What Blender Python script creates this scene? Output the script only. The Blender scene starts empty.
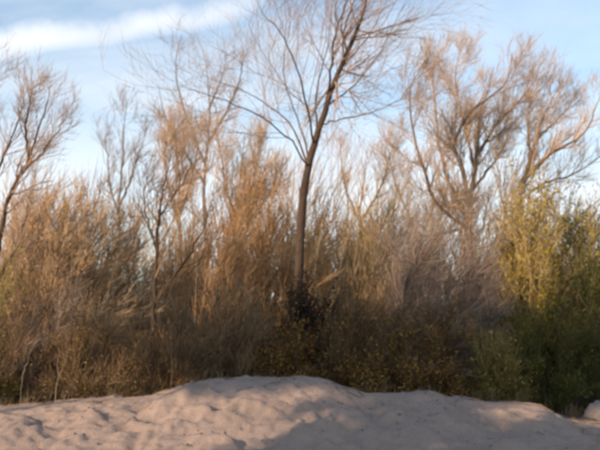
import bpy, math
import numpy as np
from mathutils import Vector

# ------------------------------------------------------------------ camera, sky, sun
scn = bpy.context.scene
col = scn.collection
F = 833.0                                   # focal length in photo pixels (600 wide)
CAM = np.array([0.0, 0.0, 1.6])
PITCH = math.atan(95 / F)
cam_data = bpy.data.cameras.new('camera')
cam = bpy.data.objects.new('camera', cam_data)
col.objects.link(cam)
cam.location = CAM
cam.rotation_euler = (math.pi / 2 + PITCH, 0, 0)
cam_data.sensor_width = 36
cam_data.lens = 36 * F / 600
cam_data.clip_end = 3000
cam_data.dof.use_dof = True                 # the photograph is sharp nowhere: focus lies in front of everything
cam_data.dof.focus_distance = 3.5
cam_data.dof.aperture_fstop = 3.8
scn.camera = cam

SUN_EL, SUN_AZ = math.radians(21), math.radians(-52)   # azimuth of the sun seen from behind the camera: left of straight back
to_sun = Vector((math.sin(SUN_AZ) * math.cos(SUN_EL), -math.cos(SUN_AZ) * math.cos(SUN_EL), math.sin(SUN_EL)))
sun_data = bpy.data.lights.new('sun', 'SUN')
sun_data.energy = 5.0
sun_data.angle = math.radians(0.6)
sun_data.color = (1.0, 0.77, 0.55)
sun = bpy.data.objects.new('sun', sun_data)
col.objects.link(sun)
sun.rotation_euler = to_sun.to_track_quat('Z', 'Y').to_euler()
sun.location = (-30, -30, 30)

world = bpy.data.worlds.new('World')
scn.world = world
world.use_nodes = True


class NT:
    """small helper round a node tree"""
    def __init__(s, tree):
        s.t = tree
        tree.nodes.clear()

    def n(s, kind, **kw):
        nd = s.t.nodes.new(kind)
        for k, v in kw.items():
            if k.startswith('_'):
                nd.inputs[k[1:].replace('_', ' ')].default_value = v
            else:
                setattr(nd, k, v)
        return nd

    def l(s, a, b):
        s.t.links.new(a, b)

    def math(s, op, a, b=None, c=None, clamp=False):
        m = s.n('ShaderNodeMath', operation=op, use_clamp=clamp)
        for i, v in enumerate((a, b, c)):
            if v is None:
                continue
            if isinstance(v, (int, float)):
                m.inputs[i].default_value = v
            else:
                s.l(v, m.inputs[i])
        return m.outputs[0]

    def ramp(s, fac, stops):
        r = s.n('ShaderNodeValToRGB')
        while len(r.color_ramp.elements) < len(stops):
            r.color_ramp.elements.new(0.5)
        for e, (p, c) in zip(r.color_ramp.elements, stops):
            e.position = p
            e.color = (*c, 1) if len(c) == 3 else c
        s.l(fac, r.inputs[0])
        return r.outputs[0]

    def mix(s, fac, a, b, blend='MIX'):
        m = s.n('ShaderNodeMix', data_type='RGBA', blend_type=blend)
        for sock, v in ((m.inputs[0], fac), (m.inputs[6], a), (m.inputs[7], b)):
            if isinstance(v, (int, float)):
                sock.default_value = v
            elif isinstance(v, tuple):
                sock.default_value = (*v, 1) if len(v) == 3 else v
            else:
                s.l(v, sock)
        return m.outputs[2]


def direction(px, py):
    d = np.array([px - 300.0, F * math.cos(PITCH) - (225 - py) * math.sin(PITCH),
                  F * math.sin(PITCH) + (225 - py) * math.cos(PITCH)])
    return d / np.linalg.norm(d)


def build_world():
    T = NT(world.node_tree)
    out = T.n('ShaderNodeOutputWorld')
    bg = T.n('ShaderNodeBackground', _Strength=0.15)
    T.l(bg.outputs[0], out.inputs[0])
    sky = T.n('ShaderNodeTexSky', sky_type='NISHITA', sun_disc=False)
    sky.sun_elevation = SUN_EL
    sky.sun_rotation = math.atan2(to_sun.x, to_sun.y)
    sky.air_density = 1.0
    sky.dust_density = 0.1
    sky.ozone_density = 2.0
    tc = T.n('ShaderNodeTexCoord')
    sep = T.n('ShaderNodeSeparateXYZ')
    T.l(tc.outputs['Generated'], sep.inputs[0])
    x, y, z = sep.outputs
    # cloud sheet seen from below
    zz = T.math('ADD', T.math('MAXIMUM', z, 0.0), 0.10)
    cmb = T.n('ShaderNodeCombineXYZ')
    T.l(T.math('DIVIDE', x, zz), cmb.inputs[0])
    T.l(T.math('DIVIDE', y, zz), cmb.inputs[1])
    mp = T.n('ShaderNodeMapping')
    mp.inputs['Rotation'].default_value = (0, 0, math.radians(14))
    mp.inputs['Scale'].default_value = (0.55, 1.15, 1)
    mp.inputs['Location'].default_value = (2.3, 0.4, 0)
    T.l(cmb.outputs[0], mp.inputs[0])
    nz = T.n('ShaderNodeTexNoise', _Scale=1.0, _Detail=7.0, _Roughness=0.55, _Distortion=0.6)
    T.l(mp.outputs[0], nz.inputs['Vector'])
    sheet = T.ramp(nz.outputs[0], [(0.42, (0, 0, 0)), (0.72, (1, 1, 1))])
    # thicker towards the horizon
    low = T.n('ShaderNodeMapRange', interpolation_type='SMOOTHSTEP')
    low.inputs['From Min'].default_value = 0.13
    low.inputs['From Max'].default_value = 0.33
    low.inputs['To Min'].default_value = 0.82
    low.inputs['To Max'].default_value = 0.10
    T.l(z, low.inputs[0])
    nz2 = T.n('ShaderNodeTexNoise', _Scale=5.0, _Detail=5.0, _Roughness=0.55)
    T.l(tc.outputs['Generated'], nz2.inputs['Vector'])
    lowc = T.math('MULTIPLY', low.outputs[0],
                  T.math('MULTIPLY_ADD', nz2.outputs[0], 3.2, -0.62, clamp=True))
    # one long bright streak of cirrus along a great circle
    a, b = direction(0, 47), direction(230, 8)
    nrm = np.cross(a, b)
    nrm /= np.linalg.norm(nrm)
    dot = T.n('ShaderNodeVectorMath', operation='DOT_PRODUCT')
    T.l(tc.outputs['Generated'], dot.inputs[0])
    dot.inputs[1].default_value = tuple(nrm)
    nz3 = T.n('ShaderNodeTexNoise', _Scale=7.0, _Detail=5.0, _Roughness=0.6)
    T.l(tc.outputs['Generated'], nz3.inputs['Vector'])
    off = T.math('MULTIPLY_ADD', nz3.outputs[0], 0.05, -0.025)
    dist = T.math('ABSOLUTE', T.math('ADD', dot.outputs['Value'], off))
    band = T.n('ShaderNodeMapRange', interpolation_type='SMOOTHSTEP')
    band.inputs['From Min'].default_value = 0.0
    band.inputs['From Max'].default_value = 0.033
    band.inputs['To Min'].default_value = 1.0
    band.inputs['To Max'].default_value = 0.0
    T.l(dist, band.inputs[0])
    mid = T.n('ShaderNodeVectorMath', operation='DOT_PRODUCT')     # the streak has two ends
    T.l(tc.outputs['Generated'], mid.inputs[0])
    mid.inputs[1].default_value = tuple(direction(60, 38))
    ends = T.n('ShaderNodeMapRange', interpolation_type='SMOOTHSTEP')
    ends.inputs['From Min'].default_value = math.cos(math.radians(16))
    ends.inputs['From Max'].default_value = math.cos(math.radians(9))
    T.l(mid.outputs['Value'], ends.inputs[0])
    cov = T.math('MAXIMUM', T.math('MULTIPLY', sheet, 0.7), T.math('MAXIMUM', lowc, T.math('MULTIPLY', T.math('MULTIPLY', band.outputs[0], ends.outputs[0]), T.math('MULTIPLY_ADD', nz3.outputs[0], 1.3, 0.22, clamp=True))))
    cov = T.math('MINIMUM', cov, 0.92)
    blue = T.mix(1.0, sky.outputs[0], (1.0, 1.12, 1.10), 'MULTIPLY')
    T.l(T.mix(cov, blue, (5.6, 5.75, 6.0)), bg.inputs[0])


build_world()
vs = scn.view_settings
vs.view_transform = 'Standard'
vs.look = 'None'
vs.exposure = 0.36
vs.gamma = 1.0
scn.cycles.max_bounces = 4
scn.cycles.use_adaptive_sampling = True
scn.cycles.adaptive_threshold = 0.03
scn.cycles.diffuse_bounces = 1
scn.render.resolution_x, scn.render.resolution_y = 1024, 768


# ------------------------------------------------------------------ helpers
def at(px, py, Y):
    """photo pixel -> point of the vertical plane Y metres ahead"""
    d = direction(px, py)
    return CAM + d * (Y / d[1])


rng = np.random.default_rng(7)


def vnoise(x, y, seed=0):
    xi, yi = np.floor(x).astype(np.int64), np.floor(y).astype(np.int64)
    xf, yf = x - xi, y - yi
    u, v = xf * xf * (3 - 2 * xf), yf * yf * (3 - 2 * yf)

    def h(i, j):
        k = (i * 374761393 + j * 668265263 + seed * 974634777) & 0xFFFFFFFF
        k = ((k ^ (k >> 13)) * 1274126177) & 0xFFFFFFFF
        return ((k ^ (k >> 16)) & 0xFFFF) / 65535.0 - 0.5
    return ((h(xi, yi) * (1 - u) + h(xi + 1, yi) * u) * (1 - v)
            + (h(xi, yi + 1) * (1 - u) + h(xi + 1, yi + 1) * u) * v)


def fbm(x, y, octs, seed=0, gain=0.5):
    s, a = 0, 1.0
    for o in range(octs):
        s = s + a * vnoise(x * 2 ** o, y * 2 ** o, seed + o * 17)
        a *= gain
    return s


def norm(v):
    return v / np.maximum(np.linalg.norm(v, axis=-1, keepdims=True), 1e-9)


def mesh_from(name, V, faces_per, mat, smooth=False):
    """V (n,3); faces_per list of (m,k) index arrays"""
    me = bpy.data.meshes.new(name)
    me.vertices.add(len(V))
    me.vertices.foreach_set('co', np.ascontiguousarray(V, dtype=np.float32).ravel())
    loops = np.concatenate([f.ravel() for f in faces_per]).astype(np.int32)
    sizes = np.concatenate([np.full(len(f), f.shape[1]) for f in faces_per])
    starts = np.concatenate([[0], np.cumsum(sizes)[:-1]]).astype(np.int32)
    me.loops.add(len(loops))
    me.loops.foreach_set('vertex_index', loops)
    me.polygons.add(len(sizes))
    me.polygons.foreach_set('loop_start', starts)
    if smooth:
        me.polygons.foreach_set('use_smooth', np.ones(len(sizes), dtype=bool))
    me.update(calc_edges=True)
    me.materials.append(mat)
    return me


def tube_arrays(P, R, sides, base=0, cap=True):
    """P (N,K,3) R (N,K) -> vertices, quads"""
    N, K, _ = P.shape
    T = np.empty_like(P)
    T[:, 1:-1] = P[:, 2:] - P[:, :-2]
    T[:, 0] = P[:, 1] - P[:, 0]
    T[:, -1] = P[:, -1] - P[:, -2]
    T = norm(T)
    ref = np.zeros((N, 1, 3))
    axis = np.where(np.abs(T.mean(1)[:, 0]) < 0.75, 0, 1)
    ref[np.arange(N), 0, axis] = 1
    U = norm(np.cross(T, ref))
    W = np.cross(T, U)
    ang = np.arange(sides) * 2 * math.pi / sides
    V = (P[:, :, None, :] + R[:, :, None, None] * (np.cos(ang)[None, None, :, None] * U[:, :, None, :]
         + np.sin(ang)[None, None, :, None] * W[:, :, None, :]))
    idx = base + np.arange(N * K * sides).reshape(N, K, sides)
    a, b = idx[:, :-1, :], idx[:, 1:, :]
    Q = np.stack([a, np.roll(a, -1, 2), np.roll(b, -1, 2), b], -1).reshape(-1, 4)
    return V.reshape(-1, 3), Q


def tubes_mesh(name, groups, mat, smooth=False):
    Vs, Qs, base = [], [], 0
    for P, R, sides in groups:
        if len(P) == 0:
            continue
        V, Q = tube_arrays(P, R, sides, base)
        Vs.append(V)
        Qs.append(Q)
        base += len(V)
    return mesh_from(name, np.concatenate(Vs), Qs, mat, smooth)


def smooth_path(pts, n, jit=0.0):
    """Catmull-Rom through pts resampled to n points"""
    p = np.array(pts, float)
    p = np.vstack([2 * p[0] - p[1], p, 2 * p[-1] - p[-2]])
    out = []
    m = len(p) - 3
    for t in np.linspace(0, m - 1e-6, n):
        i = int(t)
        f = t - i
        a, b, c, d = p[i:i + 4]
        out.append(0.5 * (2 * b + (c - a) * f + (2 * a - 5 * b + 4 * c - d) * f * f + (3 * b - a - 3 * c + d) * f ** 3))
    out = np.array(out)
    if jit:
        w = rng.normal(0, jit, out.shape)
        w[0] = 0
        out += w
    return out


def grow(P, R, n, length, ang, K=4, t0=0.25, t1=1.0, trop=(0.0, 0, 0.25), wig=0.12, rr=0.6, rmin=0.002, rtip=0.5, lfall=0.5, lvar=0.35, tpow=1.0):
    """children of every branch in P: returns (P2, R2)"""
    N, Kp, _ = P.shape
    M = N * n
    pi = np.repeat(np.arange(N), n)
    t = (t0 + (t1 - t0) * rng.uniform(0, 1, M) ** tpow) * (Kp - 1) * 0.9999
    i = t.astype(int)
    f = (t - i)[:, None]
    a, b = P[pi, i], P[pi, i + 1]
    pos = a * (1 - f) + b * f
    tan = norm(b - a)
    rad = (R[pi, i] * (1 - f[:, 0]) + R[pi, i + 1] * f[:, 0])
    rv = rng.normal(size=(M, 3))
    perp = norm(rv - (rv * tan).sum(1, keepdims=True) * tan)
    th = rng.uniform(ang[0], ang[1], M)[:, None]
    d = np.cos(th) * tan + np.sin(th) * perp
    frac = t / (Kp - 1)
    if np.isscalar(length):
        L = np.full(M, length)
    else:
        L = length[pi]
    L = L * (1 - lfall * frac) * rng.uniform(1 - lvar, 1 + lvar, M)
    step = (L / (K - 1))[:, None]
    tv = np.array(trop)[None, :]
    pts = [pos]
    for k in range(K - 1):
        d = norm(d + tv * (2.0 / K) + rng.normal(0, wig, (M, 3)))
        pts.append(pts[-1] + d * step)
    P2 = np.stack(pts, 1)
    r0 = np.maximum(rad * rr, rmin)[:, None]
    R2 = r0 * np.linspace(1, rtip, K)[None, :]
    return P2, R2


def lengths(P):
    return np.linalg.norm(np.diff(P, axis=1), axis=2).sum(1)


def leaf_mesh(name, P, n, size, mat, spread=0.03, t0=0.1, narrow=0.42, droop=0.25):
    """folded leaves scattered along the branches P"""
    N, K, _ = P.shape
    pi = rng.integers(0, N, n)
    t = rng.uniform(t0, 1, n) * (K - 1) * 0.9999
    i = t.astype(int)
    f = (t - i)[:, None]
    a, b = P[pi, i], P[pi, i + 1]
    pos = a * (1 - f) + b * f + rng.normal(0, spread, (n, 3))
    d = norm(norm(b - a) * 0.6 + rng.normal(0, 0.6, (n, 3)) - np.array([0, 0, droop]))
    s = norm(np.cross(d, rng.normal(size=(n, 3))))
    u = np.cross(d, s)
    L = size * rng.uniform(0.55, 1.35, n)[:, None]
    W = L * narrow
    base = pos
    tip = pos + d * L - u * L * 0.12
    m1 = pos + d * L * 0.45 + s * W * 0.5 + u * L * 0.1
    m2 = pos + d * L * 0.45 - s * W * 0.5 + u * L * 0.1
    V = np.stack([base, m1, tip, m2], 1).reshape(-1, 3)
    k = np.arange(n)[:, None] * 4
    Q = np.concatenate([k + np.array([[0, 1, 2]]), k + np.array([[0, 2, 3]])])
    return mesh_from(name, V, [Q], mat)


def link(name, data, parent=None, loc=None):
    o = bpy.data.objects.new(name, data)
    col.objects.link(o)
    if parent:
        o.parent = parent
    if loc is not None:
        o.location = loc
    return o


def tag(o, label=None, cat=None, group=None, kind=None):
    for k, v in (('label', label), ('category', cat), ('group', group), ('kind', kind)):
        if v:
            o[k] = v
    return o


# ------------------------------------------------------------------ materials
def mat_wood(name, c1, c2, rough=0.85, bump=0.0, scale=14.0, c3=None):
    m = bpy.data.materials.new(name)
    m.use_nodes = True
    T = NT(m.node_tree)
    out = T.n('ShaderNodeOutputMaterial')
    bs = T.n('ShaderNodeBsdfPrincipled', _Roughness=rough)
    bs.inputs['Specular IOR Level'].default_value = 0.25
    T.l(bs.outputs[0], out.inputs[0])
    geo = T.n('ShaderNodeNewGeometry')
    tc = T.n('ShaderNodeTexCoord')
    nz = T.n('ShaderNodeTexNoise', _Scale=scale * 0.12, _Detail=3.0)
    T.l(tc.outputs['Object'], nz.inputs['Vector'])
    f = T.math('ADD', T.math('MULTIPLY', geo.outputs['Random Per Island'], 0.65),
               T.math('MULTIPLY', nz.outputs[0], 0.40), clamp=True)
    stops = [(0.1, c1), (0.75, c2)] if c3 is None else [(0.1, c1), (0.6, c2), (0.95, c3)]
    T.l(T.ramp(f, stops), bs.inputs['Base Color'])
    if bump:
        mp = T.n('ShaderNodeMapping')
        mp.inputs['Scale'].default_value = (scale, scale, scale * 0.22)
        T.l(tc.outputs['Object'], mp.inputs[0])
        n2 = T.n('ShaderNodeTexNoise', _Scale=1.0, _Detail=6.0, _Roughness=0.65)
        T.l(mp.outputs[0], n2.inputs['Vector'])
        bp = T.n('ShaderNodeBump', _Strength=bump, _Distance=0.03)
        T.l(n2.outputs[0], bp.inputs['Height'])
        T.l(bp.outputs[0], bs.inputs['Normal'])
    return m


def mat_leaf(name, c1, c2, c3):
    m = bpy.data.materials.new(name)
    m.use_nodes = True
    T = NT(m.node_tree)
    out = T.n('ShaderNodeOutputMaterial')
    geo = T.n('ShaderNodeNewGeometry')
    cr = T.ramp(geo.outputs['Random Per Island'], [(0.0, c1), (0.5, c2), (1.0, c3)])
    bs = T.n('ShaderNodeBsdfPrincipled', _Roughness=0.6)
    T.l(cr, bs.inputs['Base Color'])
    tr = T.n('ShaderNodeBsdfTranslucent')
    T.l(cr, tr.inputs[0])
    mx = T.n('ShaderNodeMixShader', _Fac=0.3)
    T.l(bs.outputs[0], mx.inputs[1])
    T.l(tr.outputs[0], mx.inputs[2])
    T.l(mx.outputs[0], out.inputs[0])
    return m


def mat_sand():
    m = bpy.data.materials.new('sand')
    m.use_nodes = True
    T = NT(m.node_tree)
    out = T.n('ShaderNodeOutputMaterial')
    bs = T.n('ShaderNodeBsdfPrincipled', _Roughness=0.95)
    bs.inputs['Specular IOR Level'].default_value = 0.15
    T.l(bs.outputs[0], out.inputs[0])
    tc = T.n('ShaderNodeTexCoord')
    n1 = T.n('ShaderNodeTexNoise', _Scale=1.3, _Detail=6.0, _Roughness=0.6)
    n2 = T.n('ShaderNodeTexNoise', _Scale=22.0, _Detail=8.0, _Roughness=0.7)
    n3 = T.n('ShaderNodeTexNoise', _Scale=140.0, _Detail=3.0, _Roughness=0.6)
    for n in (n1, n2, n3):
        T.l(tc.outputs['Object'], n.inputs['Vector'])
    c = T.ramp(n1.outputs[0], [(0.3, (0.34, 0.245, 0.20)), (0.7, (0.45, 0.33, 0.272))])
    c = T.mix(0.35, c, T.ramp(n2.outputs[0], [(0.3, (0.23, 0.16, 0.125)), (0.7, (0.48, 0.37, 0.30))]))
    c = T.mix(0.2, c, T.ramp(n3.outputs[0], [(0.35, (0.14, 0.10, 0.08)), (0.65, (0.48, 0.38, 0.30))]))
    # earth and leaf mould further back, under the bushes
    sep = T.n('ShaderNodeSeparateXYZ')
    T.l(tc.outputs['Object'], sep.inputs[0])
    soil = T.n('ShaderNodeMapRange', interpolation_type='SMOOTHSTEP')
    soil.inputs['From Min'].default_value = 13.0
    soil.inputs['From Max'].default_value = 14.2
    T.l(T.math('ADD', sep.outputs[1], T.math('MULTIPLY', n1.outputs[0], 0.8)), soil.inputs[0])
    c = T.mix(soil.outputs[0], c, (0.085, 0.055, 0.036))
    T.l(c, bs.inputs['Base Color'])
    h = T.math('ADD', T.math('MULTIPLY', n2.outputs[0], 0.7), T.math('MULTIPLY', n3.outputs[0], 0.25))
    bp = T.n('ShaderNodeBump', _Strength=0.8, _Distance=0.05)
    T.l(h, bp.inputs['Height'])
    T.l(bp.outputs[0], bs.inputs['Normal'])
    return m


M = {
    'bark': mat_wood('dark_bark', (0.045, 0.029, 0.02), (0.10, 0.064, 0.042), bump=0.8, scale=30),
    'bark_tan': mat_wood('tan_bark', (0.15, 0.10, 0.065), (0.30, 0.20, 0.13), bump=0.7, scale=30),
    'bark_grey': mat_wood('grey_bark', (0.11, 0.09, 0.08), (0.20, 0.165, 0.145), bump=0.7, scale=30),
    'twig_main': mat_wood('brown_twig', (0.16, 0.105, 0.075), (0.42, 0.28, 0.19), c3=(0.52, 0.38, 0.27)),
    'twig_orange': mat_wood('orange_twig', (0.38, 0.235, 0.14), (0.64, 0.44, 0.285), c3=(0.74, 0.60, 0.46)),
    'twig_grey': mat_wood('grey_twig', (0.20, 0.17, 0.16), (0.34, 0.28, 0.25)),
    'warm': mat_wood('warm_brown_twig', (0.30, 0.18, 0.09), (0.62, 0.40, 0.22), c3=(0.76, 0.57, 0.37)),
    'rust': mat_wood('rust_brown_twig', (0.22, 0.115, 0.05), (0.50, 0.29, 0.135), c3=(0.62, 0.43, 0.24)),
    'dull': mat_wood('dull_brown_twig', (0.065, 0.039, 0.021), (0.23, 0.14, 0.072), c3=(0.50, 0.345, 0.20)),
    'greyb': mat_wood('grey_brown_twig', (0.12, 0.085, 0.065), (0.34, 0.245, 0.185), c3=(0.54, 0.42, 0.33)),
    'tan': mat_wood('tan_twig', (0.25, 0.16, 0.07), (0.52, 0.36, 0.18), c3=(0.64, 0.50, 0.30)),
    'olive': mat_wood('olive_twig', (0.12, 0.09, 0.03), (0.30, 0.23, 0.075)),
    'dark': mat_wood('dark_olive_twig', (0.05, 0.04, 0.015), (0.14, 0.11, 0.035)),
    'umber': mat_wood('umber_shade_twig', (0.055, 0.032, 0.017), (0.17, 0.10, 0.05), c3=(0.38, 0.25, 0.13)),  # stems darkened so the ochre bushes look shaded inside
    'black': mat_wood('hollow_shade_twig', (0.018, 0.013, 0.010), (0.05, 0.034, 0.022)),  # near-black colour stands in for shade in the hollow by the trunk
    'leaf_black': mat_leaf('hollow_shade_leaf', (0.014, 0.011, 0.006), (0.03, 0.022, 0.010), (0.06, 0.042, 0.014)),  # leaves of the same hollow, its shade put into their colour
    'pale': mat_wood('bleached_wood', (0.40, 0.28, 0.17), (0.56, 0.42, 0.28)),
    'leaf_ochre': mat_leaf('ochre_leaf', (0.18, 0.08, 0.015), (0.36, 0.175, 0.027), (0.54, 0.30, 0.06)),
    'leaf_olive': mat_leaf('olive_leaf', (0.18, 0.12, 0.025), (0.34, 0.24, 0.045), (0.48, 0.36, 0.09)),
    'leaf_yellow': mat_leaf('yellow_green_leaf', (0.19, 0.145, 0.014), (0.38, 0.27, 0.024), (0.56, 0.40, 0.055)),
    'leaf_green': mat_leaf('dark_green_leaf', (0.03, 0.045, 0.006), (0.08, 0.10, 0.011), (0.20, 0.195, 0.022)),
    'leaf_dry': mat_leaf('dry_brown_leaf', (0.16, 0.08, 0.03), (0.30, 0.17, 0.07), (0.42, 0.28, 0.14)),
    'grass': mat_leaf('dry_grass', (0.10, 0.06, 0.028), (0.20, 0.13, 0.06), (0.32, 0.22, 0.11)),
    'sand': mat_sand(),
}
m = mat_wood('pale_rock', (0.15, 0.125, 0.11), (0.27, 0.23, 0.205), bump=1.0, scale=26)
M['rock'] = m

# ------------------------------------------------------------------ the ground
CREST = [(-400, 412), (-120, 410), (0, 408), (60, 403), (110, 399), (150, 396), (172, 390), (190, 383), (215, 381), (250, 379.5),
         (300, 376.5), (328, 379), (346, 387), (368, 393), (400, 393), (432, 391), (450, 397), (490, 401), (538, 403), (552, 411), (566, 419),
         (600, 426), (700, 428), (1000, 424)]
YC = 12.4
_cx = np.array([at(a, b, YC)[0] for a, b in CREST])
_cz = np.array([at(a, b, YC)[2] for a, b in CREST])


def sstep(a, b, v):
    t = np.clip((v - a) / (b - a), 0, 1)
    return t * t * (3 - 2 * t)


def height(x, y):
    x, y = np.asarray(x, float), np.asarray(y, float)
    zc = np.interp(x, _cx, _cz)
    yc = YC + 0.15 * vnoise(x * 0.55 + 3, x * 0 + 1.5, 5)
    front = sstep(yc - 3.4, yc + 0.15, y)
    back = 1 - sstep(yc + 0.1, yc + 2.4, y)
    berm = np.where(y < yc + 0.1, front, back)
    fade = np.exp(-((y - 11.6) / 3.0) ** 2) * np.exp(-(x / 14.0) ** 2)
    low = -0.10 + 0.0 * x
    base_back = np.where(y > yc, 0.10 * sstep(yc, yc + 3, y), 0)
    z = low + (zc - low) * berm + base_back
    lumps = 0.17 * fbm(x * 0.9, y * 1.1, 3, 3) + 0.125 * fbm(x * 3.2, y * 3.6, 4, 21) + 0.05 * fbm(x * 11, y * 12, 2, 61)
    # soft trampled dents
    dents = -0.10 * np.clip(fbm(x * 2.3 + 9, y * 2.6, 2, 44) - 0.18, 0, 1)
    crest_keep = 1 - 0.8 * np.exp(-((y - yc) / 0.4) ** 2)
    z = z + (lumps + dents) * fade * crest_keep
    z = z + 0.25 * fbm(x * 0.05, y * 0.05, 3, 8) * sstep(30, 80, np.hypot(x, y))
    return z


def axis(lo, hi, step, far_lo, far_hi, ratio=1.16):
    mid = list(np.arange(lo, hi + 1e-6, step))
    s, v, left = step, lo, []
    while v > far_lo:
        s *= ratio
        v -= s
        left.append(v)
    s, v, right = step, hi, []
    while v < far_hi:
        s *= ratio
        v += s
        right.append(v)
    return np.array(left[::-1] + mid + right)


def build_ground():
    xs = axis(-5.4, 5.4, 0.036, -900, 900, 1.22)
    ys = axis(9.8, 13.2, 0.032, -700, 1500, 1.22)
    X, Y = np.meshgrid(xs, ys)
    Z = height(X, Y)
    V = np.stack([X, Y, Z], -1).reshape(-1, 3)
    ny, nx = X.shape
    i = np.arange(nx * ny).reshape(ny, nx)
    Q = np.stack([i[:-1, :-1], i[:-1, 1:], i[1:, 1:], i[1:, :-1]], -1).reshape(-1, 4)
    tag(link('sandy_ground', mesh_from('sandy_ground', V, [Q], M['sand'], True)), kind='structure')


build_ground()

# ------------------------------------------------------------------ trees
PX = lambda Y: Y / F      # metres per photo pixel at distance Y


def tree(name, label, Y, trunk, limbs, twig_mat, bark_mat, n1=9, n2=7, n3=5, l1=0.42, l2=0.55, l3=0.55,
         trop=(0.10, 0, 0.22), seed=1, n0=0, ang=(0.35, 0.95), group='bare trees behind the sand bank', tmin=0.0030, lfall=0.3, wig=0.14, dens=1.5, low=5, n3add=1, reach=0.60):
    """trunk / limbs: ([(px, py, depth offset)], radius px at start, radius px at end)"""
    global rng
    rng = np.random.default_rng(seed)
    pts, r0, r1 = trunk
    W = [at(p[0], p[1], Y + (p[2] if len(p) > 2 else 0)) for p in pts]
    base = W[0].copy()
    base[2] = float(height(base[0], base[1])) - 0.12
    W = [base] + W[1:] if W[0][2] - base[2] < 0.6 else [base] + W
    root = link(name, None, loc=base)
    tag(root, label, 'tree', group)
    k = PX(Y)

    def path(pp, ra, rb, n):
        P = smooth_path(pp, n, 0.012)
        s = np.linspace(0, 1, n)
        R = (ra + (rb - ra) * s ** 0.8) * (1 - 0.72 * s ** 3) * k
        return P, R
    P, R = path(W, r0, r1, 26)
    flare = 1 + 0.7 * np.exp(-np.linspace(0, 1, 26) * 12)
    R = R * flare * (1 + 0.13 * fbm(np.arange(26) * 0.7 + seed, np.zeros(26) + 0.5, 2, 4))
    P[0] = base
    tr = link('trunk', tubes_mesh('trunk', [(P[None] - base, R[None], 10)], M[bark_mat], True), root)
    sources = [(P[low:], R[low:])]
    for pp, ra, rb in limbs:
        w = np.array([at(p[0], p[1], Y + (p[2] if len(p) > 2 else 0)) for p in pp])
        P2, R2 = path(w, ra, rb, 18)
        link('limb', tubes_mesh('limb', [(P2[None] - base, R2[None], 8)], M[bark_mat], True), root)
        sources.append((P2, R2))
    KS = 18
    SP = np.stack([s[0][np.linspace(0, len(s[0]) - 1, KS).astype(int)] for s in sources])
    SR = np.stack([s[1][np.linspace(0, len(s[1]) - 1, KS).astype(int)] for s in sources])
    groups = []
    n1, n2, n3 = int(n1 * dens * 1.55), max(4, n2 - 1), n3 + n3add - 1
    L = np.clip(lengths(SP), 0.8, 3.6)
    A, RA = grow(SP, SR, n1, (L * l1 + 0.22) * reach, ang, K=6, t0=0.10, t1=0.96, trop=trop, wig=wig, rr=0.42, rmin=tmin * 1.8, lfall=lfall)
    groups.append((A, RA, 4))
    B, RB = grow(A, RA, n2, lengths(A) * l2 + 0.22 * reach, (0.3, 0.95), K=4, t0=0.15, trop=trop, wig=wig, rr=0.6, rmin=tmin * 1.2, lfall=lfall)
    groups.append((B, RB, 3))
    C, RC = grow(B, RB, n3, lengths(B) * l3 + 0.2 * reach, (0.25, 0.9), K=3, t0=0.2, trop=trop, wig=wig, rr=0.62, rmin=tmin, rtip=0.35, lfall=0.3)
    groups.append((C, RC, 3))
    groups = [(p - base, r, s) for p, r, s in groups]
    cr = link('crown', tubes_mesh('crown', groups, M[twig_mat]), root)
    return root


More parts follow.
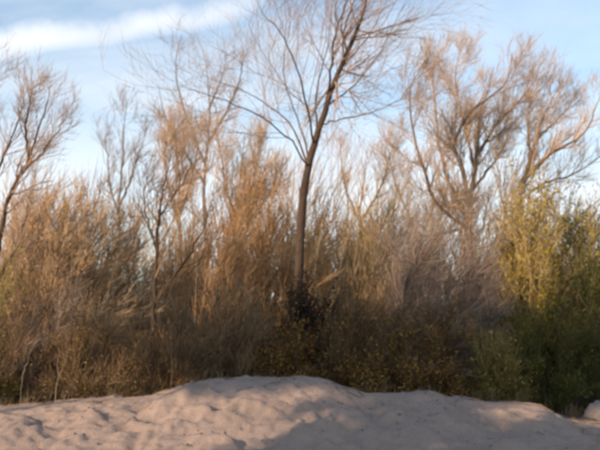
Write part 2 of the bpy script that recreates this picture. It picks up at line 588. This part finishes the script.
def build_trees():
    # the dark tree in the middle
    tree('bare_tree', 'tall dark bare tree in the middle, trunk leaning right out of the top', 17.0,
         ([(296, 372), (297, 310, .0), (300, 250, .0), (304, 200, .05), (308, 165, .1), (317, 136, .1), (327, 104, .05), (338, 73, 0), (350, 46, -.1), (360, 22, -.1),
           (367, -2, -.2), (374, -32, -.3)], 5.6, 2.7),
         [([(327, 97, .05), (331, 68, -.3), (334, 42, -.6), (341, 18, -.8), (349, -6, -1.0), (354, -30, -1.1)], 1.28, 0.50),
          ([(317, 134, .1), (316, 112, .4), (317, 92, .8), (322, 68, 1.2), (329, 40, 1.5), (331, 10, 1.7), (336, -20, 1.8)], 1.17, 0.39),
          ([(314, 145, .1), (308, 112, -.5), (302, 84, -1.0), (290, 52, -1.4), (277, 28, -1.6), (262, 12, -1.7), (250, -10, -1.8)], 1.12, 0.34),
          ([(308, 165, .1), (292, 128, .6), (272, 108, 1.2), (247, 92, 1.6), (220, 82, 2.0), (193, 70, 2.3)], 1.07, 0.34),
          ([(308, 166, .05), (288, 138, -.6), (262, 118, -1.1), (234, 104, -1.5), (205, 94, -1.9), (180, 86, -2.2)], 0.96, 0.28),
          ([(321, 124, .1), (342, 119, -.5), (366, 114, -.9), (392, 104, -1.2), (412, 92, -1.4)], 0.90, 0.28),
          ([(325, 108, .05), (346, 92, .5), (366, 72, 1.0), (384, 46, 1.3), (398, 16, 1.5), (410, -8, 1.7)], 0.96, 0.34),
          ([(309, 160, .1), (300, 124, 1.0), (288, 92, 1.5), (284, 60, 1.9), (290, 24, 2.1), (285, -12, 2.2)], 0.90, 0.34),
          ([(340, 70, 0), (356, 52, .5), (374, 28, .9), (386, 2, 1.2), (394, -22, 1.4)], 0.80, 0.34)],
         'twig_main', 'bark', n1=9, n2=7, n3=5, l1=0.46, seed=11, tmin=0.0022, trop=(0.14, 0, 0.16), low=15, lfall=0.3, reach=0.95, dens=1.05)
    # orange-twigged tree on the right
    tree('bare_tree', 'broad orange-twigged bare tree right of centre, several stems fanning upward', 21.0,
         ([(472, 300), (471, 255), (469, 215), (474, 175), (478, 140), (480, 112, .3), (489, 88, .5), (494, 66, .6)], 5.0, .9),
         [([(469, 205), (461, 165, -.4), (454, 148, -.7), (459, 131, -.9), (474, 109, -1.0), (497, 92, -1.1), (509, 76, -1.2), (516, 56, -1.3)], 2.6, .7),
          ([(470, 220), (450, 185, .6), (440, 150, 1.0), (436, 112, 1.3), (433, 80, 1.5), (436, 55, 1.7)], 2.3, .6),
          ([(470, 232), (438, 205, -.8), (424, 170, -1.4), (414, 136, -1.7), (410, 100, -2.0), (415, 72, -2.2)], 2.2, .6),
          ([(475, 170), (466, 130, .8), (458, 98, 1.2), (456, 70, 1.5), (462, 48, 1.6)], 2.0, .6),
          ([(476, 158), (494, 128, -.6), (512, 108, -1.0), (528, 90, -1.3), (540, 72, -1.4)], 1.8, .5),
          ([(470, 225), (424, 236, .4), (404, 205, .9), (392, 170, 1.3), (388, 140, 1.6)], 1.6, .5),
          ([(472, 190), (492, 165, .8), (508, 138, 1.3), (514, 110, 1.6)], 1.8, .5)],
         'twig_orange', 'bark_tan', n1=10, n2=8, n3=6, l1=0.36, seed=12, dens=2.0, reach=0.56, tmin=0.0034, trop=(0.10, 0, 0.34), ang=(0.3, 1.0))
    tree('bare_tree', 'smaller tan bare tree by the right edge, above the yellow-green shrub', 19.5,
         ([(512, 300), (510, 250), (516, 205), (528, 168), (538, 138), (541, 121), (549, 106, .2), (557, 88, .3)], 3.6, .8),
         [([(522, 186), (541, 161, -.4), (563, 147, -.7), (584, 133, -.9), (596, 108, -1.0), (604, 88, -1.1)], 2.2, .6),
          ([(530, 164), (528, 136, .5), (528, 112, .8), (533, 96, 1.0)], 1.5, .5),
          ([(538, 138), (553, 124, .5), (566, 110, .8), (578, 96, 1.0)], 1.4, .5),
          ([(516, 205), (541, 185, .8), (568, 176, 1.2), (596, 160, 1.5), (618, 140, 1.7)], 1.7, .5)],
         'twig_orange', 'bark_tan', n1=10, n2=7, n3=5, l1=0.36, seed=13, tmin=0.0030, trop=(0.16, 0, 0.34))
    # left edge
    tree('bare_tree', 'grey-brown bare tree cut by the left edge, limbs leaning right', 15.0,
         ([(-22, 330), (-14, 300), (-2, 250), (6, 205), (18, 178), (29, 158), (40, 128), (47, 103), (51, 80)], 4.4, .7),
         [([(-4, 255), (-16, 215, .5), (-4, 175, .8), (6, 150, 1.0), (15, 132, 1.1), (22, 104, 1.2), (24, 78, 1.3)], 2.4, .6),
          ([(29, 158), (26, 128, -.4), (30, 100, -.6), (33, 80, -.7)], 1.4, .5),
          ([(18, 178), (44, 150, .4), (62, 124, .7), (70, 104, .8)], 1.2, .4),
          ([(-14, 300), (4, 268, -.4), (16, 248, -.5), (26, 216, -.6), (30, 190, -.7)], 2.4, .7),
          ([(-8, 225), (-26, 170, .2), (-20, 120, .4), (-8, 84, .5), (-2, 64, .6)], 2.0, .5)],
         'twig_main', 'bark', n1=10, n2=7, n3=4, l1=0.30, seed=14, tmin=0.0026, trop=(0.14, 0, 0.34), dens=1.0)
    tree('bare_tree', 'slender dark forked tree standing in front of the left brown thicket', 15.6,
         ([(152, 345), (154, 308), (156, 262), (158, 224), (162, 196), (168, 168), (172, 146)], 3.0, .6),
         [([(156, 300), (170, 280, -.2), (184, 263, -.3), (196, 243, -.4), (206, 222, -.5), (212, 198, -.5)], 1.6, .5),
          ([(157, 250), (148, 222, .4), (144, 196, .6), (148, 172, .7)], 1.3, .4),
          ([(159, 220), (170, 200, .4), (184, 180, .6), (192, 160, .7)], 1.1, .4)],
         'dull', 'bark', n1=8, n2=6, n3=4, l1=0.3, seed=15, tmin=0.0026, trop=(0.14, 0, 0.3))
    tree('bare_tree', 'upright orange-twigged tree left of centre, first left of the dark trunk but one', 22.0,
         ([(178, 300), (180, 250), (178, 210), (181, 170), (183, 138)], 3.0, .6),
         [([(179, 225), (170, 190, .4), (164, 160, .7), (166, 132, .8)], 1.6, .5),
          ([(179, 215), (190, 184, -.4), (196, 156, -.6), (202, 128, -.7)], 1.6, .5),
          ([(180, 180), (176, 150, -.5), (178, 120, -.7)], 1.2, .4)],
         'twig_orange', 'bark_tan', n1=12, n2=7, n3=5, l1=0.34, seed=16, tmin=0.0036, trop=(0.10, 0, 0.45), ang=(0.3, 0.95))
    tree('bare_tree', 'dense orange-twigged tree just left of the dark trunk', 22.5,
         ([(238, 300), (240, 250), (238, 205), (242, 165), (244, 135)], 3.2, .6),
         [([(239, 225), (226, 190, .4), (222, 160, .7), (218, 132, .8)], 1.7, .5),
          ([(239, 215), (252, 184, -.4), (258, 158, -.6), (262, 132, -.7)], 1.7, .5),
          ([(240, 235), (262, 205, .5), (276, 180, .8), (284, 156, .9)], 1.5, .5)],
         'twig_orange', 'bark_tan', n1=12, n2=7, n3=5, l1=0.34, seed=17, tmin=0.0036, trop=(0.10, 0, 0.45), ang=(0.3, 0.95))
    tree('bare_tree', 'thin pale bare tree above the left dome-shaped thicket', 23.5,
         ([(118, 300), (120, 250), (119, 205), (122, 165), (124, 132), (127, 104)], 2.6, .5),
         [([(119, 215), (110, 184, .4), (108, 158, .6), (104, 136, .7)], 1.3, .4),
          ([(120, 205), (132, 176, -.4), (140, 150, -.6), (148, 126, -.7)], 1.3, .4)],
         'twig_grey', 'bark_grey', n1=9, n2=6, n3=4, l1=0.32, seed=18, tmin=0.0030, trop=(0.10, 0, 0.42), ang=(0.3, 0.95))
    tree('bare_tree', 'wide thin grey bare tree behind the orange trees, under the white cloud streak', 25.0,
         ([(206, 300), (207, 250), (204, 200), (206, 160), (210, 120), (208, 85), (206, 55)], 3.2, .6),
         [([(206, 165), (192, 130, .5), (180, 96, .8), (176, 62, 1.0), (182, 36, 1.1)], 1.6, .5),
          ([(207, 145), (226, 112, -.5), (240, 80, -.8), (244, 48, -1.0)], 1.6, .5),
          ([(205, 185), (184, 150, -.6), (166, 118, -.9), (158, 84, -1.1)], 1.5, .5),
          ([(208, 110), (222, 78, .6), (228, 46, .9)], 1.2, .4)],
         'twig_grey', 'bark_grey', n1=9, n2=6, n3=4, l1=0.32, seed=19, dens=1.1, tmin=0.0026, trop=(0.14, 0, 0.30))
    tree('bare_tree', 'low tan bare tree just right of the dark trunk, filling the gap', 23.0,
         ([(362, 300), (364, 250), (360, 215), (364, 180), (368, 150)], 2.8, .6),
         [([(362, 225), (348, 196, .4), (342, 170, .6), (340, 144, .7)], 1.5, .5),
          ([(362, 220), (380, 190, -.4), (388, 164, -.6), (396, 136, -.7)], 1.5, .5),
          ([(363, 240), (392, 215, .5), (404, 190, .8), (412, 166, .9)], 1.4, .5)],
         'twig_orange', 'bark_tan', n1=9, n2=6, n3=4, l1=0.34, seed=20, tmin=0.0030, trop=(0.12, 0, 0.36))


build_trees()


# ------------------------------------------------------------------ shrubs
def shrub(name, label, px, Y, top, wpx, twig, seed, leaf=None, nleaf=0, lsize=0.05, n0=26, n1=9, n2=8, upright=0.0, lean=(0.10, 0, 0.2),
          r0=0.014, tmin=0.0034, narrow=0.42, droop=0.25, group='brown thicket shrubs', n3=0, cat='shrub', wig=0.12, depth=1.0, even=False):
    global rng
    rng = np.random.default_rng(seed)
    tp = at(px, top, Y)
    x0, y0 = tp[0], Y
    z0 = float(height(x0, y0)) - 0.05
    H, W = (tp[2] - z0), wpx * PX(Y)
    root = link(name, None, loc=(x0, y0, z0))
    tag(root, label, cat, group)
    n0, n1, n2 = int(n0 * 1.3), n1 + 2, n2 + 5
    K = 7
    az = rng.uniform(0, 2 * math.pi, n0)
    th = rng.uniform(0, 1, n0) ** 0.8 * math.radians(78 - 50 * upright)
    Lm = 0.95 / np.sqrt((np.sin(th) / (W / 2)) ** 2 + (np.cos(th) / H) ** 2) * (rng.uniform(0.84, 1.0, n0) if even else rng.uniform(0.72, 1.08, n0))
    d = np.stack([np.sin(th) * np.cos(az), np.sin(th) * np.sin(az) * depth, np.cos(th)], -1)
    r = W * (0.10 + 0.28 * upright) * np.sqrt(rng.uniform(0, 1, n0))
    pos = np.stack([r * np.cos(az), r * np.sin(az) * depth, np.zeros(n0)], -1)
    # stems rise steeply, then arch outwards
    dd = norm(d * 0.75 + np.array([0, 0, 0.45]))
    pts = [pos]
    for k in range(K - 1):
        f = k / (K - 2)
        cur = norm(dd * (1 - f) + d * f + rng.normal(0, 0.09, (n0, 3)) + np.array([0.05, 0, 0]))
        pts.append(pts[-1] + cur * (Lm / (K - 1))[:, None])
    S = np.stack(pts, 1)
    # keep twigs off the ground
    S[:, 1:, 2] = np.maximum(S[:, 1:, 2], 0.12)
    RS = r0 * rng.uniform(0.7, 1.25, n0)[:, None] * np.linspace(1, 0.35, K)[None, :]
    link('stems', tubes_mesh('stems', [(S, RS, 5)], M[twig], True), root)
    ln = lengths(S)
    A, RA = grow(S, RS, n1, ln * (0.2 if even else 0.36) + 0.1, (0.25, 0.8), K=5, t0=0.12, trop=lean, wig=wig, rr=0.55, rmin=tmin * 1.4, lfall=0.35, tpow=0.62)
    B, RB = grow(A, RA, n2, lengths(A) * 0.5 + 0.16, (0.2, 0.65), K=2, t0=0.1, trop=lean, wig=wig, rr=0.65, rmin=tmin, lfall=0.3, rtip=0.4)
    g = [(A, RA, 3), (B, RB, 3)]
    if n3:
        C, RC = grow(B, RB, n3, lengths(B) * 0.5 + 0.06, (0.3, 0.8), K=3, t0=0.2, trop=lean, wig=wig, rr=0.7, rmin=tmin * 0.85)
        g.append((C, RC, 3))
    for p, _, _ in g:
        p[:, :, 2] = np.maximum(p[:, :, 2], 0.05)
    link('twigs', tubes_mesh('twigs', g, M[twig]), root)
    if leaf:
        link('leaves', leaf_mesh('leaves', np.concatenate([B]), nleaf, lsize, M[leaf], narrow=narrow, droop=droop), root)
    return root


def build_saplings():
    spots = [(22, 16.2, 150, 46, 'twig_main', 'thin brown sapling in front of the left-edge tree limbs'),
             (92, 21.0, 150, 60, 'twig_grey', 'thin pale sapling rising from the top of the left dome'),
             (142, 20.4, 158, 60, 'twig_orange', 'thin orange sapling left of the slender forked tree'),
             (206, 20.6, 132, 66, 'twig_orange', 'wispy orange sapling between the two orange-twigged trees'),
             (270, 20.8, 142, 60, 'twig_orange', 'wispy orange sapling touching the dark trunk on its left'),
             (332, 20.6, 146, 64, 'twig_orange', 'wispy tan sapling touching the dark trunk on its right'),
             (388, 21.4, 136, 70, 'twig_orange', 'wispy tan sapling left of the broad orange-twigged tree'),
             (430, 19.6, 120, 70, 'twig_orange', 'wispy orange sapling under the left side of the broad orange-twigged tree'),
             (486, 19.8, 128, 70, 'twig_orange', 'wispy orange sapling in front of the broad orange-twigged tree'),
             (566, 20.4, 142, 64, 'twig_orange', 'wispy tan sapling between the yellow-green and dark green shrubs')]
    for i, (px, Y, top, w, tw, lab) in enumerate(spots):
        shrub('wispy_sapling', lab, px, Y, top, w, tw, 60 + i, n0=11, n1=10, n2=4, upright=0.85, lean=(.16, 0, .42), tmin=0.0036, r0=0.02,
              group='wispy saplings rising out of the thicket', cat='sapling')


build_saplings()


def build_shrubs():
    S = shrub
    n = 'twiggy_shrub'
    # back row that closes the view
    back = [(-40, 215, 130, 'warm', 'far brown shrub behind the left-edge tree trunk'),
            (48, 216, 130, 'warm', 'far brown shrub behind the left dome-shaped thicket'),
            (132, 226, 120, 'rust', 'far rust-brown shrub in the dip right of the left dome'),
            (212, 206, 120, 'rust', 'far rust-brown shrub under the two orange-twigged trees'),
            (290, 200, 110, 'tan', 'far tan shrub behind the dark trunk'),
            (372, 218, 120, 'tan', 'far tan shrub below the pale sky gap right of the dark trunk'),
            (452, 200, 130, 'tan', 'far tan shrub under the broad orange-twigged tree'),
            (540, 206, 120, 'tan', 'far tan shrub behind the yellow-green shrub'),
            (630, 210, 130, 'olive', 'far olive shrub behind the dark green shrub at the right edge')]
    for i, (px, top, w, tw, lab) in enumerate(back):
        S(n, lab, px, 23.5 + 0.7 * (i % 2), top - 14, w, tw, 100 + i, n0=19, n1=9, n2=6, tmin=0.0085, upright=0.5, r0=0.02, group='back row of thicket shrubs')
    # left
    S(n, 'large dome-shaped warm brown thicket on the left', 54, 17.2, 182, 225, 'warm', 1, n0=125, n1=10, n2=6, tmin=0.0062, r0=0.014, lean=(0.14, 0, 0.16), even=True)
    S(n, 'dull brown shrub at the lower left edge above the sand', 10, 14.7, 272, 130, 'dull', 2, leaf='leaf_dry', nleaf=1500, lsize=0.05, n0=26, n1=9, n2=7)
    S(n, 'brown shrub with olive-yellow leaves left of the slender forked tree', 104, 14.5, 306, 110, 'dull', 3, leaf='leaf_olive', nleaf=2600, lsize=0.045, n0=26, n1=9, n2=8)
    S(n, 'grey-brown shrub low in front of the dome-shaped thicket', 56, 15.2, 276, 120, 'greyb', 4, n0=26, n1=10, n2=9)
    S(n, 'warm brown shrub right of the slender forked tree', 196, 17.8, 222, 130, 'rust', 5, n0=32, n1=11, n2=9, tmin=0.0054)
    S(n, 'rust-brown shrub behind the slender forked tree', 136, 18.8, 224, 120, 'rust', 6, n0=34, n1=10, n2=8, tmin=0.0055, upright=0.4)
    S(n, 'low dull brown shrub above the left shoulder of the sand hump', 172, 14.7, 304, 120, 'dull', 7, leaf='leaf_dry', nleaf=1200, lsize=0.05, n0=24, n1=8, n2=7)
    S(n, 'dull brown shrub directly above the sand hump, left of the dark trunk', 232, 15.0, 282, 110, 'dull', 8, leaf='leaf_dry', nleaf=1800, lsize=0.05, n0=28, n1=10, n2=8)
    S(n, 'tall orange-brown shrub immediately left of the dark trunk', 262, 19.0, 204, 110, 'rust', 9, n0=30, n1=11, n2=9, tmin=0.0056, upright=0.4, lean=(.12, 0, .34))
    # gaps between the trees
    for i, (px, Y, top, w, tw, lab) in enumerate([
            (292, 20.6, 196, 84, 'rust', 'upright rust-brown shrub directly behind the dark trunk'),
            (20, 20.0, 196, 110, 'warm', 'warm brown shrub between the left-edge tree and the dome-shaped thicket'),
            (324, 21.4, 192, 84, 'tan', 'upright tan shrub behind the tall olive-tan shrub'),
            (372, 19.4, 212, 90, 'tan', 'tan shrub between the dark trunk and the grey-brown arching shrub'),
            (476, 20.4, 194, 100, 'tan', 'tan shrub at the foot of the broad orange-twigged tree'),
            (224, 20.2, 200, 90, 'rust', 'rust-brown shrub at the foot of the dense orange-twigged tree')]):
        S(n, lab, px, Y, top - 6, w, tw, 140 + i, n0=30, n1=10, n2=7, tmin=0.0068, upright=0.6, r0=0.018, lean=(.12, 0, .36))
    # around the trunk foot
    S('leafy_shrub', 'ochre-leaved bush around the foot of the dark trunk', 288, 15.2, 318, 70, 'umber', 20, leaf='leaf_ochre', nleaf=7000, lsize=0.062, n0=22, n1=8, n2=7, group='leafy shrubs along the sand bank')
    S('leafy_shrub', 'near-black bush standing in for the shaded hollow at the dark trunk, above the ochre-leaved bush', 297, 16.1, 284, 58, 'black', 33, leaf='leaf_black', nleaf=9000, lsize=0.08, n0=30, n1=9, n2=8, upright=0.5, group='leafy shrubs along the sand bank')
    S(n, 'tall olive-tan shrub immediately right of the dark trunk', 342, 19.0, 206, 110, 'tan', 10, n0=30, n1=10, n2=9, tmin=0.0056, upright=0.4, lean=(.12, 0, .34))
    S(n, 'brown shrub with ochre leaves right of the trunk foot', 352, 15.6, 282, 90, 'umber', 21, leaf='leaf_ochre', nleaf=2200, lsize=0.06, n0=26, n1=9, n2=8)
    S('leafy_shrub', 'dark ochre-leaved bush above the dip right of the sand hump', 392, 14.9, 316, 90, 'umber', 22, leaf='leaf_ochre', nleaf=7500, lsize=0.06, n0=24, n1=8, n2=7, droop=0.5, group='leafy shrubs along the sand bank')
    # right
    S(n, 'big grey-brown arching shrub right of centre', 428, 17.0, 222, 190, 'greyb', 23, n0=42, n1=11, n2=10, tmin=0.0042, r0=0.02, lean=(0.20, 0, 0.10))
    S(n, 'grey-brown shrub below the broad orange-twigged tree', 492, 17.4, 236, 110, 'greyb', 24, n0=28, n1=9, n2=7, tmin=0.0040, lean=(0.16, 0, 0.2))
    S(n, 'tan shrub with upright yellowish shoots behind the grey-brown arching shrub', 404, 20.2, 204, 90, 'tan', 25, n0=26, n1=9, n2=8, tmin=0.0042, upright=0.7, lean=(.12, 0, .4))
    S('leafy_shrub', 'low bush with small ochre leaves below the big grey-brown arching shrub', 446, 14.9, 318, 90, 'umber', 26, leaf='leaf_ochre', nleaf=6500, lsize=0.05, n0=24, n1=8, n2=7, group='leafy shrubs along the sand bank')
    S('leafy_shrub', 'small yellow-olive bush standing on the sand edge right of centre', 492, 14.5, 338, 52, 'olive', 27, leaf='leaf_olive', nleaf=2600, lsize=0.06, n0=20, n1=8, n2=7, upright=0.4, group='leafy shrubs along the sand bank')
    S('leafy_shrub', 'tall upright yellow-green shrub near the right edge', 540, 16.6, 172, 76, 'tan', 28, leaf='leaf_yellow', nleaf=30000, lsize=0.105, n0=48, n1=10, n2=8, upright=0.75, narrow=0.22, droop=-0.4, lean=(.12, 0, .5), group='green shrubs at the right edge')
    S('leafy_shrub', 'large dark green leafy shrub cut by the right edge', 600, 15.8, 214, 100, 'dark', 29, leaf='leaf_green', nleaf=11000, lsize=0.085, n0=34, n1=10, n2=8, upright=0.5, narrow=0.25, droop=-0.2, lean=(.12, 0, .4), group='green shrubs at the right edge')
    S('leafy_shrub', 'low dark green bush between the yellow-green shrub and the sand', 546, 14.9, 300, 80, 'dark', 30, leaf='leaf_green', nleaf=7000, lsize=0.062, n0=24, n1=8, n2=8, upright=0.4, narrow=0.28, droop=-0.1, group='green shrubs at the right edge')
    S('leafy_shrub', 'small olive-green bush at the left edge beside the leaning limb', -6, 14.4, 236, 30, 'olive', 31, leaf='leaf_olive', nleaf=1600, lsize=0.06, n0=14, n1=7, n2=6, upright=0.6, group='leafy shrubs along the sand bank')


build_shrubs()


def shade_tree(label, x0, y0, H, low, reach, nb, nleaf, seed, lean=0.0):
    """tree on the near bank, outside the picture, whose shade lies on the sand and the foot of the thicket"""
    global rng
    rng = np.random.default_rng(seed)
    z0 = float(height(x0, y0)) - 0.1
    root = link('evergreen_tree', None, loc=(x0, y0, z0))
    tag(root, label, 'tree', 'evergreen trees on the near bank')
    tp = smooth_path([(0, 0, 0), (0.1, 0, .2 * H), (-0.1, 0.1, .45 * H), (0.1 - .3 * lean, 0.1, .7 * H), (0.1 - lean, 0, H * .93)], 24, 0.01)
    tr = np.linspace(0.18, 0.04, 24)
    link('trunk', tubes_mesh('trunk', [(tp[None], tr[None], 9)], M['bark'], True), root)
    A, RA = grow(tp[None], tr[None], nb, reach, (0.8, 1.5), K=7, t0=low, trop=(0, 0, 0.06), rr=0.45, rmin=0.02, lfall=0.35)
    B, RB = grow(A, RA, 9, 0.9, (0.4, 1.0), K=4, t0=0.2, rr=0.5, rmin=0.006)
    link('limbs', tubes_mesh('limbs', [(A, RA, 5), (B, RB, 3)], M['bark']), root)
    link('crown', leaf_mesh('crown', B, nleaf, 0.13, M['leaf_green'], spread=0.12, narrow=0.5), root)


shade_tree('dense evergreen tree on the near bank left of the camera, leafy almost to the ground', -9.0, 2.2, 6.3, 0.18, 2.3, 50, 34000, 77)
shade_tree('tall leaning evergreen tree with bare trunk, unseen and added to shade the thicket foot, second left of the camera', -10.9, 1.7, 9.9, 0.82, 3.1, 36, 26000, 78, lean=2.6)  # added out of view; high crown placed to darken the front shrubs
shade_tree('tall evergreen tree with bare trunk, added out of view to shade the thicket foot, farthest left of the camera', -16.9, 2.4, 9.9, 0.83, 2.9, 34, 24000, 79, lean=-1.6)  # another unseen crown, set where its shadow darkens the low brush


# ------------------------------------------------------------------ small things
def dry_stem(label, pts, Y, side, r=0.0065):
    global rng
    rng = np.random.default_rng(int(pts[0][0]) + 500)
    w = [at(px, py, Y + 0.05 * i) for i, (px, py) in enumerate(pts)]
    base = w[0].copy()
    base[2] = float(height(base[0], base[1])) - 0.05
    root = link('dry_stem', None, loc=base)
    tag(root, label, 'dry stem', 'bleached dry stems in the thicket')
    P = smooth_path([base] + w, 14, 0.008) - base
    P[0] = 0
    link('stalk', tubes_mesh('stalk', [(P[None], np.linspace(r, r * 0.4, 14)[None], 6)], M['pale'], True), root)
    A, RA = grow(P[None], np.linspace(r, r * .4, 14)[None], side, 0.55, (0.2, 0.5), K=5, t0=0.5, trop=(0.1, 0, 0.2), rr=0.7, rmin=0.004)
    for k in range(side):
        link('side_shoot', tubes_mesh('side_shoot', [(A[k:k + 1], RA[k:k + 1], 5)], M['pale'], True), root)


dry_stem('pale forked dry stem close to the right of the dark trunk', [(314, 290), (317, 255), (322, 224)], 16.3, 3)
dry_stem('pale dry stem leaning right, second right of the dark trunk', [(331, 305), (339, 268), (351, 228)], 16.2, 2)
dry_stem('pale dry stem right of the slender forked tree', [(196, 275), (201, 250), (208, 230)], 16.2, 2)
dry_stem('pale dry stem in front of the dome-shaped thicket', [(70, 290), (76, 262), (84, 238)], 15.7, 3)
dry_stem('short pale dry stem low at the left edge', [(22, 378), (28, 360), (36, 340)], 14.0, 2)
dry_stem('short pale dry stem above the sand between left edge and olive-yellow shrub', [(56, 388), (60, 375), (68, 352)], 13.9, 2)
dry_stem('pale dry stem rising from the grey-brown arching shrub', [(402, 300), (408, 270), (417, 240)], 15.9, 2)


def boulder(label, px, py, Y, size, seed):
    global rng
    rng = np.random.default_rng(seed)
    nu, nv = 40, 24
    u, v = np.meshgrid(np.linspace(0, 2 * math.pi, nu, endpoint=False), np.linspace(0.02, math.pi - 0.02, nv))
    D = np.stack([np.sin(v) * np.cos(u), np.sin(v) * np.sin(u), np.cos(v)], -1)
    R = 1 + 0.55 * fbm(D[..., 0] * 1.6 + seed, D[..., 1] * 1.6 + D[..., 2] * 1.3, 5, seed, 0.6)
    V = D * R[..., None] * np.array(size)
    p = at(px, py, Y)
    z = float(height(p[0], Y))
    i = np.arange(nu * nv).reshape(nv, nu)
    Q = np.stack([i[:-1], np.roll(i[:-1], -1, 1), np.roll(i[1:], -1, 1), i[1:]], -1).reshape(-1, 4)[:, ::-1]
    o = link('boulder', mesh_from('boulder', V.reshape(-1, 3), [Q], M['rock'], True), loc=(p[0], Y, z + size[2] * 0.35))
    tag(o, label, 'boulder')


boulder('pale grey boulder at the right edge under the dark green shrub', 601, 392, 13.6, (0.30, 0.22, 0.24), 3)
boulder('small pale stone on top of the sand hump', 300, 378, 12.75, (0.08, 0.07, 0.05), 5)


def build_grass():
    global rng
    rng = np.random.default_rng(9)
    nt, nb = 300, 11
    x = rng.uniform(-6.5, 6.5, nt)
    y = rng.uniform(13.1, 14.6, nt) + 0.25 * np.sin(x * 2)
    X = np.repeat(x, nb) + rng.normal(0, 0.05, nt * nb)
    Yy = np.repeat(y, nb) + rng.normal(0, 0.05, nt * nb)
    P0 = np.stack([X, Yy, height(X, Yy) - 0.01], -1)
    d = norm(np.stack([rng.normal(0.15, 0.35, nt * nb), rng.normal(0, 0.35, nt * nb), np.ones(nt * nb)], -1))
    L = np.repeat(rng.uniform(0.12, 0.36, nt), nb) * rng.uniform(0.5, 1.2, nt * nb)
    P1 = P0 + d * (L * 0.55)[:, None]
    P2 = P1 + norm(d + rng.normal(0.1, 0.4, d.shape) - np.array([0, 0, .25])) * (L * 0.45)[:, None]
    P = np.stack([P0, P1, P2], 1)
    R = np.full((nt * nb, 1), 0.0032) * np.array([[1, .8, .25]])
    o = link('dry_grass', tubes_mesh('dry_grass', [(P, R, 3)], M['grass']))
    tag(o, 'dry straw-coloured grass along the foot of the thicket', 'grass', kind='stuff')


build_grass()


# ------------------------------------------------------------------ the thicket goes on past both edges of the picture
def copy_thing(src_label, label, x, y, rz, sc=1.0):
    src = next(o for o in bpy.data.objects if o.get('label') == src_label)
    c = src.copy()
    col.objects.link(c)
    c['label'] = label
    c.location = (x, y, float(height(x, y)) - 0.06)
    c.rotation_euler = (0, 0, rz)
    c.scale = (sc, sc, sc)
    for ch in src.children:
        d = ch.copy()
        col.objects.link(d)
        d.parent = c
    return c


GREEN = 'large dark green leafy shrub cut by the right edge'
DOME = 'large dome-shaped warm brown thicket on the left'
GREY = 'big grey-brown arching shrub right of centre'
TAN = 'tall olive-tan shrub immediately right of the dark trunk'
copy_thing(GREY, 'grey-brown arching shrub just beyond the dark green shrub at the right edge', 7.6, 17.0, 2.1)
copy_thing(TAN, 'tall tan shrub farther right than the dark green shrub, in the back row', 9.2, 20.5, 1.0)
copy_thing(DOME, 'brown dome-shaped thicket farthest right, past the green shrubs', 11.0, 18.6, 2.6)
copy_thing(GREY, 'grey-brown arching shrub just beyond the left-edge tree', -7.8, 16.6, 4.0)
copy_thing(DOME, 'brown dome-shaped thicket farthest left, past the left-edge tree', -10.8, 18.6, 1.3)
copy_thing(TAN, 'tall tan shrub farther left than the left-edge tree, in the back row', -9.4, 21.5, 3.0)


# ------------------------------------------------------------------ litter on the sand
def build_litter():
    global rng
    rng = np.random.default_rng(31)
    n = 700
    x, y = rng.uniform(-5.2, 5.2, n), rng.uniform(9.9, 13.1, n)
    r = 0.006 + 0.020 * rng.uniform(0, 1, n) ** 3
    D = np.array([(1, 0, 0), (-1, 0, 0), (0, 1, 0), (0, -1, 0), (0, 0, 0.7), (0, 0, -0.7)], float)
    J = D[None] * (1 + rng.normal(0, 0.25, (n, 6, 1)))
    V = np.stack([x, y, height(x, y) + r * 0.25], -1)[:, None, :] + J * r[:, None, None]
    T = np.array([(0, 2, 4), (2, 1, 4), (1, 3, 4), (3, 0, 4), (2, 0, 5), (1, 2, 5), (3, 1, 5), (0, 3, 5)])
    Q = (np.arange(n)[:, None, None] * 6 + T[None]).reshape(-1, 3)
    tag(link('pebbles', mesh_from('pebbles', V.reshape(-1, 3), [Q], M['rock'])), 'small pebbles strewn over the sand bank', 'pebbles', kind='stuff')
    n = 260
    x, y = rng.uniform(-5.2, 5.2, n), 13.3 - np.abs(rng.normal(0, 0.9, n))
    L, a = rng.uniform(0.05, 0.32, n), rng.uniform(0, math.pi, n)
    pts = []
    for k in (-0.5, 0.0, 0.5):
        px, py = x + np.cos(a) * L * k, y + np.sin(a) * L * k + rng.normal(0, 0.008, n)
        pts.append(np.stack([px, py, height(px, py) + 0.008 + rng.uniform(0, 0.01, n)], -1))
    P = np.stack(pts, 1)
    R = rng.uniform(0.0025, 0.006, n)[:, None] * np.array([[1, .9, .5]])
    tag(link('fallen_twigs', tubes_mesh('fallen_twigs', [(P, R, 4)], M['dull'])), 'short broken twigs lying on the sand near the thicket', 'twigs', kind='stuff')


build_litter()
